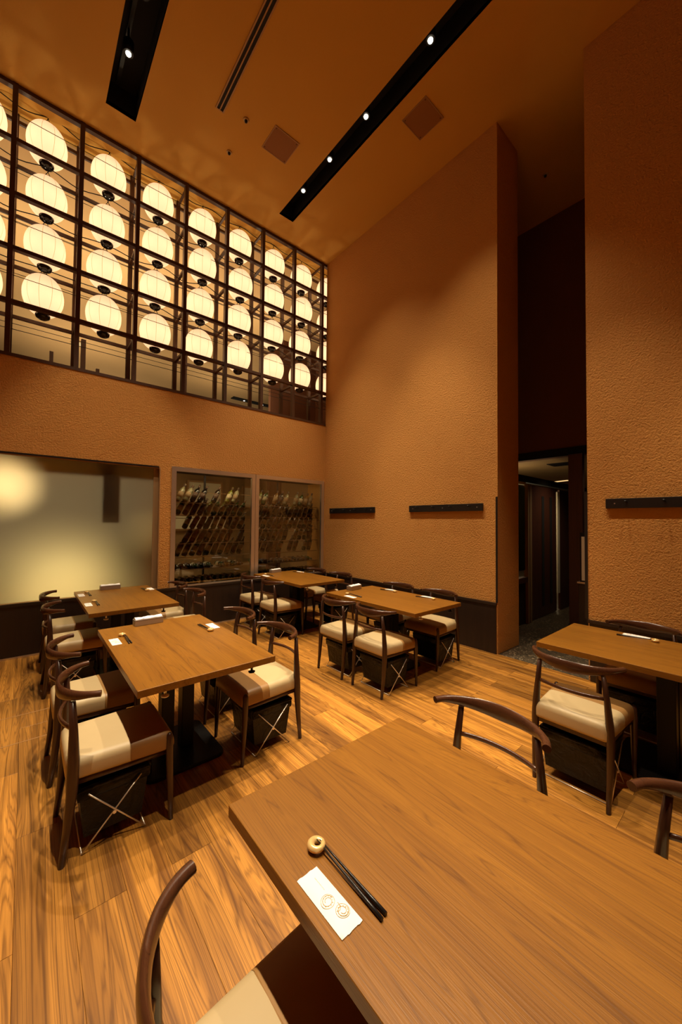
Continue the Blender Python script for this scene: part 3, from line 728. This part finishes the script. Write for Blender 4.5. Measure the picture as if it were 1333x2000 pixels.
# ------------------------------------------------------------------ chairs (front = +y)
def rrect(hw, z0, z1, rad, y, n=4, crown=0.0):
    pts = []
    for cx, cz, a0 in ((hw-rad, z1-rad, 0), (-hw+rad, z1-rad, 90), (-hw+.012, z0+.012, 180), (hw-.012, z0+.012, 270)):
        rr = rad if a0 < 180 else .012
        for k in range(n+1):
            a = math.radians(a0+90*k/n); x = cx+rr*math.cos(a); z = cz+rr*math.sin(a)
            pts.append((x, y, z+(crown*(1-(x/hw)**2) if z > (z0+z1)/2 else 0)))
        if a0 == 0:
            for q in range(1, 6):
                x = (hw-rad)*(1-2*q/6); pts.append((x, y, z1+crown*(1-(x/hw)**2)))
    return pts
def make_chair():
    t = thing('dining_chair', '-', 'chair', (0, 0, 0))
    Z0, Z1, RD = .352, .440, .034
    hwf = lambda y: .186+(y+.21)/.44*.030
    # cream rear of the seat
    R = [rrect(hwf(-.215)-.030, Z0+.012, Z1-.030, .022, -.215), rrect(hwf(-.21)-.010, Z0+.003, Z1-.010, .030, -.211), rrect(hwf(-.20), Z0, Z1, RD, -.198, crown=.004)]
    for y in (-.15, -.09, -.03, .033): R.append(rrect(hwf(y), Z0, Z1, RD, y, crown=.008))
    o = MB().rings(R).build('seat_back_half', M['cream'], t); o['label'] = 'cream leather rear of the seat'; smooth_by_angle(o, 50)
    R = []
    for y in (.034, .09, .15, .185): R.append(rrect(hwf(y), Z0, Z1, RD, y, crown=.008))
    R += [rrect(hwf(.205)-.001, Z0, Z1-.006, RD, .205, crown=.006), rrect(hwf(.22)-.006, Z0+.001, Z1-.020, RD, .220, crown=.003), rrect(hwf(.22)-.016, Z0+.006, Z1-.040, .026, .228)]
    o = MB().rings(R).build('seat_front_half', M['brown'], t); o['label'] = 'brown leather front of the seat'; smooth_by_angle(o, 50)
    MB().sweep([(-hwf(.033)-.0005, .0335, Z0+.012), (-hwf(.033)-.0005, .0335, Z1-.03), (-hwf(.033)+.03, .0335, Z1+.0015), (0, .0335, Z1+.0088), (hwf(.033)-.03, .0335, Z1+.0015), (hwf(.033)+.0005, .0335, Z1-.03), (hwf(.033)+.0005, .0335, Z0+.012)], (.0018, .0018), 6, up=(0, 1, 0)).build('seam', M['brown'], t)
    fr = MB(); fr.box(-.18, .18, -.195, -.17, .325, .356).box(-.195, .195, .175, .20, .325, .356)
    for s in (-1, 1): fr.sweep([(s*.175, -.185, .340), (s*.195, .19, .340)], (.011, .015), 8)
    fr.build('seat_frame', M['chair'], t)
    for s in (-1, 1):
        p = [(s*.183, -.222, 0), (s*.186, -.205, .15), (s*.188, -.192, .30), (s*.187, -.190, .36), (s*.184, -.188, .44), (s*.174, -.190, .56), (s*.160, -.196, .69)]
        MB().sweep(p, [(.0115, .0125), (.0155, .0165), (.0195, .022), (.021, .024), (.0195, .023), (.015, .0175), (.0115, .0125)], 12, up=(0, 1, 0)).build('rear_leg', M['chair'], t)
        q = [(s*.205, .218, 0), (s*.207, .212, .14), (s*.208, .206, .28), (s*.208, .204, .36), (s*.208, .203, .415), (s*.208, .203, .428), (s*.208, .203, .434)]
        MB().sweep(q, [(.0105, .0105), (.0145, .0145), (.018, .018), (.0185, .0185), (.0165, .0165), (.012, .012), (.004, .004)], 12, up=(0, 1, 0)).build('front_leg', M['chair'], t)
    # back bow
    pts, sec = [], []
    for k in range(33):
        s = -1+2*k/32; A = 1.36; a = s*A
        x = .2285*math.sin(a)/math.sin(A)*(1+.0*s); y = -.240+.142*((1-math.cos(a))/(1-math.cos(A)))**1.0
        e = abs(s)
        h = .0335-.0195*min(1, e/.85)**1.3; w = .0105+.0045*min(1, e/.9)
        pts.append((x, y, .7365-h+.004*(1-e))); sec.append((w, h))
    o = MB().sweep(pts, sec, 12).build('back_bow', M['bow'], t); smooth_by_angle(o, 60)
    pts = []
    for k in range(13):
        s = -1+2*k/12; pts.append((s*.170, -.190-.040*(1-s*s), .572))
    MB().sweep(pts, (.0075, .0105), 8).build('back_rung', M['bow'], t)
    return t
M['bow'] = wood_grain('bow_walnut', (.085, .031, .013), (.06, .022, .010), (.03, .012, .007), 'x', 2.0, .7, .26, .06, .1)
CH = make_chair(); chair_first = [True]
def chair(x, y, rz, label, group='walnut dining chairs'):
    if chair_first[0]:
        CH.location = (x, y, 0); CH.rotation_euler = (0, 0, rz); CH['label'] = label; CH['group'] = group; chair_first[0] = False; return CH
    return dup(CH, (x, y, 0), rz, label, group)
E_, W_ = -PI/2, PI/2               # facing +x, facing -x
lab = 'walnut chair with cream and brown seat, '
CHAIRS = [
 (-3.780, -3.130, E_, lab+'nearest on the left of the left middle table'),
 (-3.795, -2.488, E_, lab+'second on the left of the left middle table'),
 (-2.893, -2.990, W_, lab+'near one at right of the left middle table'),
 (-2.893, -2.370, W_, lab+'far one at right of the left middle table'),
 (-3.785, -1.165, E_, lab+'near left of the frosted window table'),
 (-3.785, -.500, E_, lab+'far left of the frosted window table'),
 (-2.875, -1.200, W_, lab+'near right of the frosted window table'),
 (-2.875, -.600, W_, lab+'far right of the frosted window table'),
 (-1.535, -1.035, E_, lab+'near left of the wine cabinet table'),
 (-1.545, -.440, E_, lab+'far left of the wine cabinet table'),
 (-.690, -1.130, W_, lab+'near right of the wine cabinet table'),
 (-.690, -.520, W_, lab+'in the corner beyond the wine cabinet table'),
 (-1.602, -2.966, E_, lab+'near left of the coat rail table'),
 (-1.610, -2.456, E_, lab+'far left of the coat rail table'),
 (-.742, -2.890, W_, lab+'near right of the coat rail table'),
 (-.742, -2.300, W_, lab+'far right of the coat rail table'),
 (-1.597, -4.567, E_, lab+'seen from behind at the right edge table'),
 (-1.600, -5.275, E_, lab+'cut by the edge at the right edge table'),
 (-.690, -4.680, W_, lab+'wall side of the right edge table'),
 (-3.752, -4.695, E_, lab+'closest to the viewer at the bottom'),
 (-2.862, -4.577, W_, lab+'whole bow showing beyond the foreground table'),
 (-2.862, -5.270, W_, lab+'cut by the edge beyond the foreground table'),
]
for c in CHAIRS: chair(*c)

# ------------------------------------------------------------------ luggage baskets under the chairs
def make_basket():
    t = thing('luggage_basket', '-', 'basket', (0, 0, 0))
    LX_, DY = .165, .128                       # half length (across the chair), half depth
    wl = MB(); th = .003
    def wall(p0, p1, p2, p3):
        wl.add([p0, p1, p2, p3], [(0, 1, 2, 3)])
    zb, zt = .055, .280; a, b, c, d = LX_-.014, DY-.010, LX_+.002, DY+.016
    B = [(-a, -b, zb), (a, -b, zb), (a, b, zb), (-a, b, zb)]; Tt = [(-c, -d, zt), (c, -d, zt), (c, d, zt), (-c, d, zt)]
    Bi = [(x*.97, y*.97, z+.004) for x, y, z in B]; Ti = [(x*.97, y*.97, z) for x, y, z in Tt]
    wl.rings([B, Tt, Ti, Bi], True); wl.smooth = [False]*len(wl.f); o = wl.build('sling', M['vinyl'], t)
    rm = MB()
    for p, q in ((0, 1), (1, 2), (2, 3), (3, 0)): rm.tube(Tt[p], Tt[q], .0105, n=8)
    for p, q in ((0, 1), (1, 2), (2, 3), (3, 0)):
        A, B_ = Vector(Tt[p]), Vector(Tt[q]); rm.sweep([A-Vector((0, 0, .022)), B_-Vector((0, 0, .022))], (.0065, .028), 10)
    rm.build('rim', M['vinyl'], t)
    for s in (-1, 1):
        x = s*(LX_+.012)
        MB().tube((x, -DY, .004), (x, DY-.02, .262), .0034, n=6).tube((x+s*.005, DY, .004), (x+s*.005, -DY+.02, .262), .0034, n=6).lathe([(.008, -.004), (.008, .008)], 8, (x, -.004, .134), 'x').build('cross_frame', M['chrome'], t)
        MB().tube((-LX_-.012, s*DY, .004), (LX_+.012, s*DY, .004), .0034, n=6).build('foot_rod', M['chrome'], t)
    return t
bk = make_basket(); bfirst = True
for (x, y, rz, lb) in ((-3.80, -3.120, E_, 'under the nearest left chair of the left middle table'), (-3.80, -2.488, E_, 'under the second left chair of the left middle table'),
                       (-2.880, -2.985, W_, 'under the near right chair of the left middle table'), (-2.89, -2.370, W_, 'under the far right chair of the left middle table'),
                       (-3.79, -1.165, E_, 'under the near left chair of the frosted window table'), (-1.535, -1.035, E_, 'under the near left chair of the cabinet table'), (-1.545, -.440, E_, 'under the far left chair of the cabinet table'),
                       (-.70, -1.13, W_, 'under the wall-side chair of the cabinet table'),
                       (-1.595, -2.966, E_, 'under the near left chair of the rail table'), (-1.60, -2.456, E_, 'under the far left chair of the rail table'),
                       (-.72, -2.890, W_, 'under the near wall-side chair of the rail table'), (-.73, -2.300, W_, 'under the far wall-side chair of the rail table'),
                       (-1.62, -4.567, E_, 'under the chair seen from behind at right'), (-.70, -4.680, W_, 'under the wall-side chair of the right edge table'), (-3.76, -4.69, E_, 'under the chair closest to the viewer')):
    lb = 'black basket on crossed chrome legs '+lb
    if bfirst: bk.location = (x, y, 0); bk.rotation_euler = (0, 0, rz); bk['label'] = lb; bk['group'] = 'luggage baskets under the chairs'; bfirst = False
    else: dup(bk, (x, y, 0), rz, lb, 'luggage baskets under the chairs')
# rolled blanket on the wall-side chair of the cabinet table
t = thing('rolled_blanket', 'rolled beige blanket on the seat beside the wine cabinet table', 'blanket', (-.80, -1.22, .49))
sp = [(.008+.036*k/60*1.0, k/60*2*PI*3) for k in range(61)]
rb = MB(); vs = []
for rr, a in sp: vs += [(-.09, rr*math.cos(a), rr*math.sin(a)), (.09, rr*math.cos(a), rr*math.sin(a))]
rb.add(vs, [(2*k, 2*k+1, 2*k+3, 2*k+2) for k in range(60)], True); rb.build('layers', M['beige_cloth'], t)
MB().lathe([(.0, -.088), (.042, -.088), (.043, .088), (.0, .088)], 20, (0, 0, 0), 'x').build('core', M['beige_cloth'], t)

# ------------------------------------------------------------------ napkin boxes
def make_box():
    t = thing('napkin_box', '-', 'box', (0, 0, 0))
    o = MB().bbox(-.100, .100, -.036, .036, 0, .046, .003).build('body', M['boxsilver'], t)
    MB().box(-.1002, .1002, -.0364, .0364, .040, .0415).build('rim_line', M['blackmetal'], t)
    nb = MB(); rows = []
    for i in range(9):
        x = -.094+.188*i/8; rows.append([(x, y, .046+.012*math.cos(y/.032*1.2)+.003*math.sin(i*1.7+y*60)) for y in (-.033, -.016, 0, .016, .033)])
    vs = [p for q in rows for p in q]; nb.add(vs, [(i*5+j, (i+1)*5+j, (i+1)*5+j+1, i*5+j+1) for i in range(8) for j in range(4)], True)
    nb.box(-.094, .094, -.033, .033, .043, .050)
    nb.build('napkins', M['paper'], t)
    return t
bx = make_box(); f1 = True
for (x, y, rz, lb) in ((-3.415, -2.175, .04, 'silver napkin box at the far end of the left middle table'), (-3.395, -.345, .02, 'silver napkin box in front of the frosted window'),
                       (-1.16, -.245, .25, 'silver napkin box in front of the wine cabinet'), (-1.165, -2.080, .16, 'silver napkin box at the far end of the coat rail table')):
    if f1: bx.location = (x, y, TH+.0005); bx.rotation_euler = (0, 0, rz); bx['label'] = lb; bx['group'] = 'napkin boxes'; f1 = False
    else: dup(bx, (x, y, TH+.0005), rz, lb, 'napkin boxes')

# ------------------------------------------------------------------ place settings (local: sticks along y, tips towards +y, diner on -x side)
def make_towel():
    t = thing('wet_towel', '-', 'napkin', (0, 0, 0))
    nx, ny = 6, 14; hx, hy = .0275, .076; vs = []; 
    def hgt(i, j):
        u, v = i/nx*2-1, j/ny*2-1
        return .0015+.0052*(1-u*u)**.6*(1-abs(v)**6) if abs(u) < 1 else .0015
    top = [[(-hx+2*hx*i/nx, -hy+2*hy*j/ny+(.0016*math.sin(i*2.1) if j in (0, ny) else 0), hgt(i, j)) for i in range(nx+1)] for j in range(ny+1)]
    vs = [p for q in top for p in q]; fs = [(j*(nx+1)+i, j*(nx+1)+i+1, (j+1)*(nx+1)+i+1, (j+1)*(nx+1)+i) for j in range(ny) for i in range(nx)]
    m = MB().add(vs, fs, True); m.box(-hx, hx, -hy, hy, 0, .0015); m.build('packet', M['paper'], t)
    # printed emblem: twin scrolls of gold line and dots
    e = MB()
    def ribbon(pts, w):
        for a, b in zip(pts[:-1], pts[1:]):
            A, B = Vector(a), Vector(b); d = (B-A).normalized(); n = Vector((-d.y, d.x, 0))*w
            e.add([A+n, A-n, B-n, B+n], [(0, 1, 2, 3)])
    zt = lambda x: .0015+.0052*max(0, 1-(x/hx)**2)**.6+.0003
    P = lambda x, y: (x, y, zt(x))
    for cx, cy, sg in ((-.006, -.006, 1), (.006, -.040, -1)):
        ribbon([P(cx+.0125*math.cos(a)*(1-.55*a/9.4), cy+.0125*math.sin(a)*(1-.55*a/9.4)*sg) for a in [k*.3 for k in range(32)]], .00055)
        ribbon([P(cx+.0145*math.cos(a), cy+.0145*math.sin(a)) for a in [k*.3 for k in range(22)]], .0004)
        for k in range(11):
            a = k*.57+.2; x, y = cx+.0105*math.cos(a), cy+.0105*math.sin(a); q = .0009+.0005*(k % 3 == 0)
            e.add([P(x-q, y), P(x, y-q), P(x+q, y), P(x, y+q)], [(0, 1, 2, 3)])
    ribbon([P(.0085*math.cos(a), -.023+.010*math.sin(a)*1.3) for a in [-2.2+k*.3 for k in range(9)]], .0005)
    e.build('emblem', M['gold'], t)
    w = MB(); rr = random.Random(2)
    for k in range(11):
        y = .050-k*.0032; q = .0007; w.add([P(.004-q, y), P(.004+q*rr.uniform(.3, 1.2), y), P(.004+q, y+.0022), P(.004-q, y+.0020)], [(0, 1, 2, 3)])
    w.build('small_print', M['greyprint'], t)
    return t
def make_rest():
    t = thing('chopstick_rest', '-', 'chopstick rest', (0, 0, 0))
    pts = []
    for k in range(26):
        a = k/25*2*PI*1.10-.9; pts.append((.0150*math.cos(a)-.006, .0150*math.sin(a), .0095+.0035*k/25))
    MB().sweep(pts, [(.0098-.004*abs(k-11)/14, .0095-.004*abs(k-11)/14) for k in range(26)], 12).build('knot', M['rest'], t)
    return t
def make_stick():
    o = MB().sweep([(0, .112, .0155), (0, .06, .0125), (0, 0, .0095), (0, -.06, .0065), (0, -.112, .0042)], [(.0015, .0015), (.0023, .0023), (.0030, .0030), (.0037, .0037), (.0041, .0041)], 8).build('chopstick', M['stick'])
    return tag(o, '-', 'chopstick')
tw, rs, sk = make_towel(), make_rest(), make_stick()
ps = [0]
def setting(x, y, rz, where, towel=(0, 0), ta=0):
    """x, y: centre of the towel"""
    c, s = math.cos(rz), math.sin(rz)
    def at(a, b): return (x+a*c-b*s, y+a*s+b*c, TH+.0004)
    sw = .055+towel[0]
    parts = [(tw, at(0, 0), rz+ta, 'white towel packet with gold emblem '+where, 'wet towel packets'), (rs, at(sw+.012, .115+towel[1]), rz, 'glossy gold knot chopstick rest '+where, 'chopstick rests'),
             (sk, at(sw+.010, .012+towel[1]), rz-.035+.02, 'black chopstick '+where+', nearer the towel', 'chopsticks'), (sk, at(sw+.0195, .014+towel[1]), rz+.022, 'black chopstick '+where+', farther from the towel', 'chopsticks')]
    for k, (p, loc, rr, lb, gp) in enumerate(parts):
        isnew = p['label'] == '-'
        o = p if isnew else dup(p, loc, rr)
        o.location = loc; o.rotation_euler = (0, 0, rr); o['label'] = lb; o['group'] = gp
setting(-3.648, -4.703, 0, 'on the foreground table', (-.006, -.002), .01)
setting(-3.689, -2.514, 0, 'at left of the left middle table')
setting(-3.053, -2.545, PI, 'at right of the left middle table')
setting(-3.690, -.574, 0, 'at far left of the frosted window table')
setting(-3.688, -1.135, 0, 'at near left of the frosted window table')
setting(-3.030, -.599, PI, 'at right of the frosted window table')
setting(-1.462, -.492, 0, 'at left of the wine cabinet table')
setting(-.815, -.430, PI, 'at right of the wine cabinet table')
setting(-1.488, -2.371, 0, 'at left of the coat rail table')
setting(-.845, -2.375, PI, 'at far right of the coat rail table')
setting(-.845, -2.900, PI, 'at near right of the coat rail table')
setting(-.800, -4.676, PI, 'on the table at the right edge')
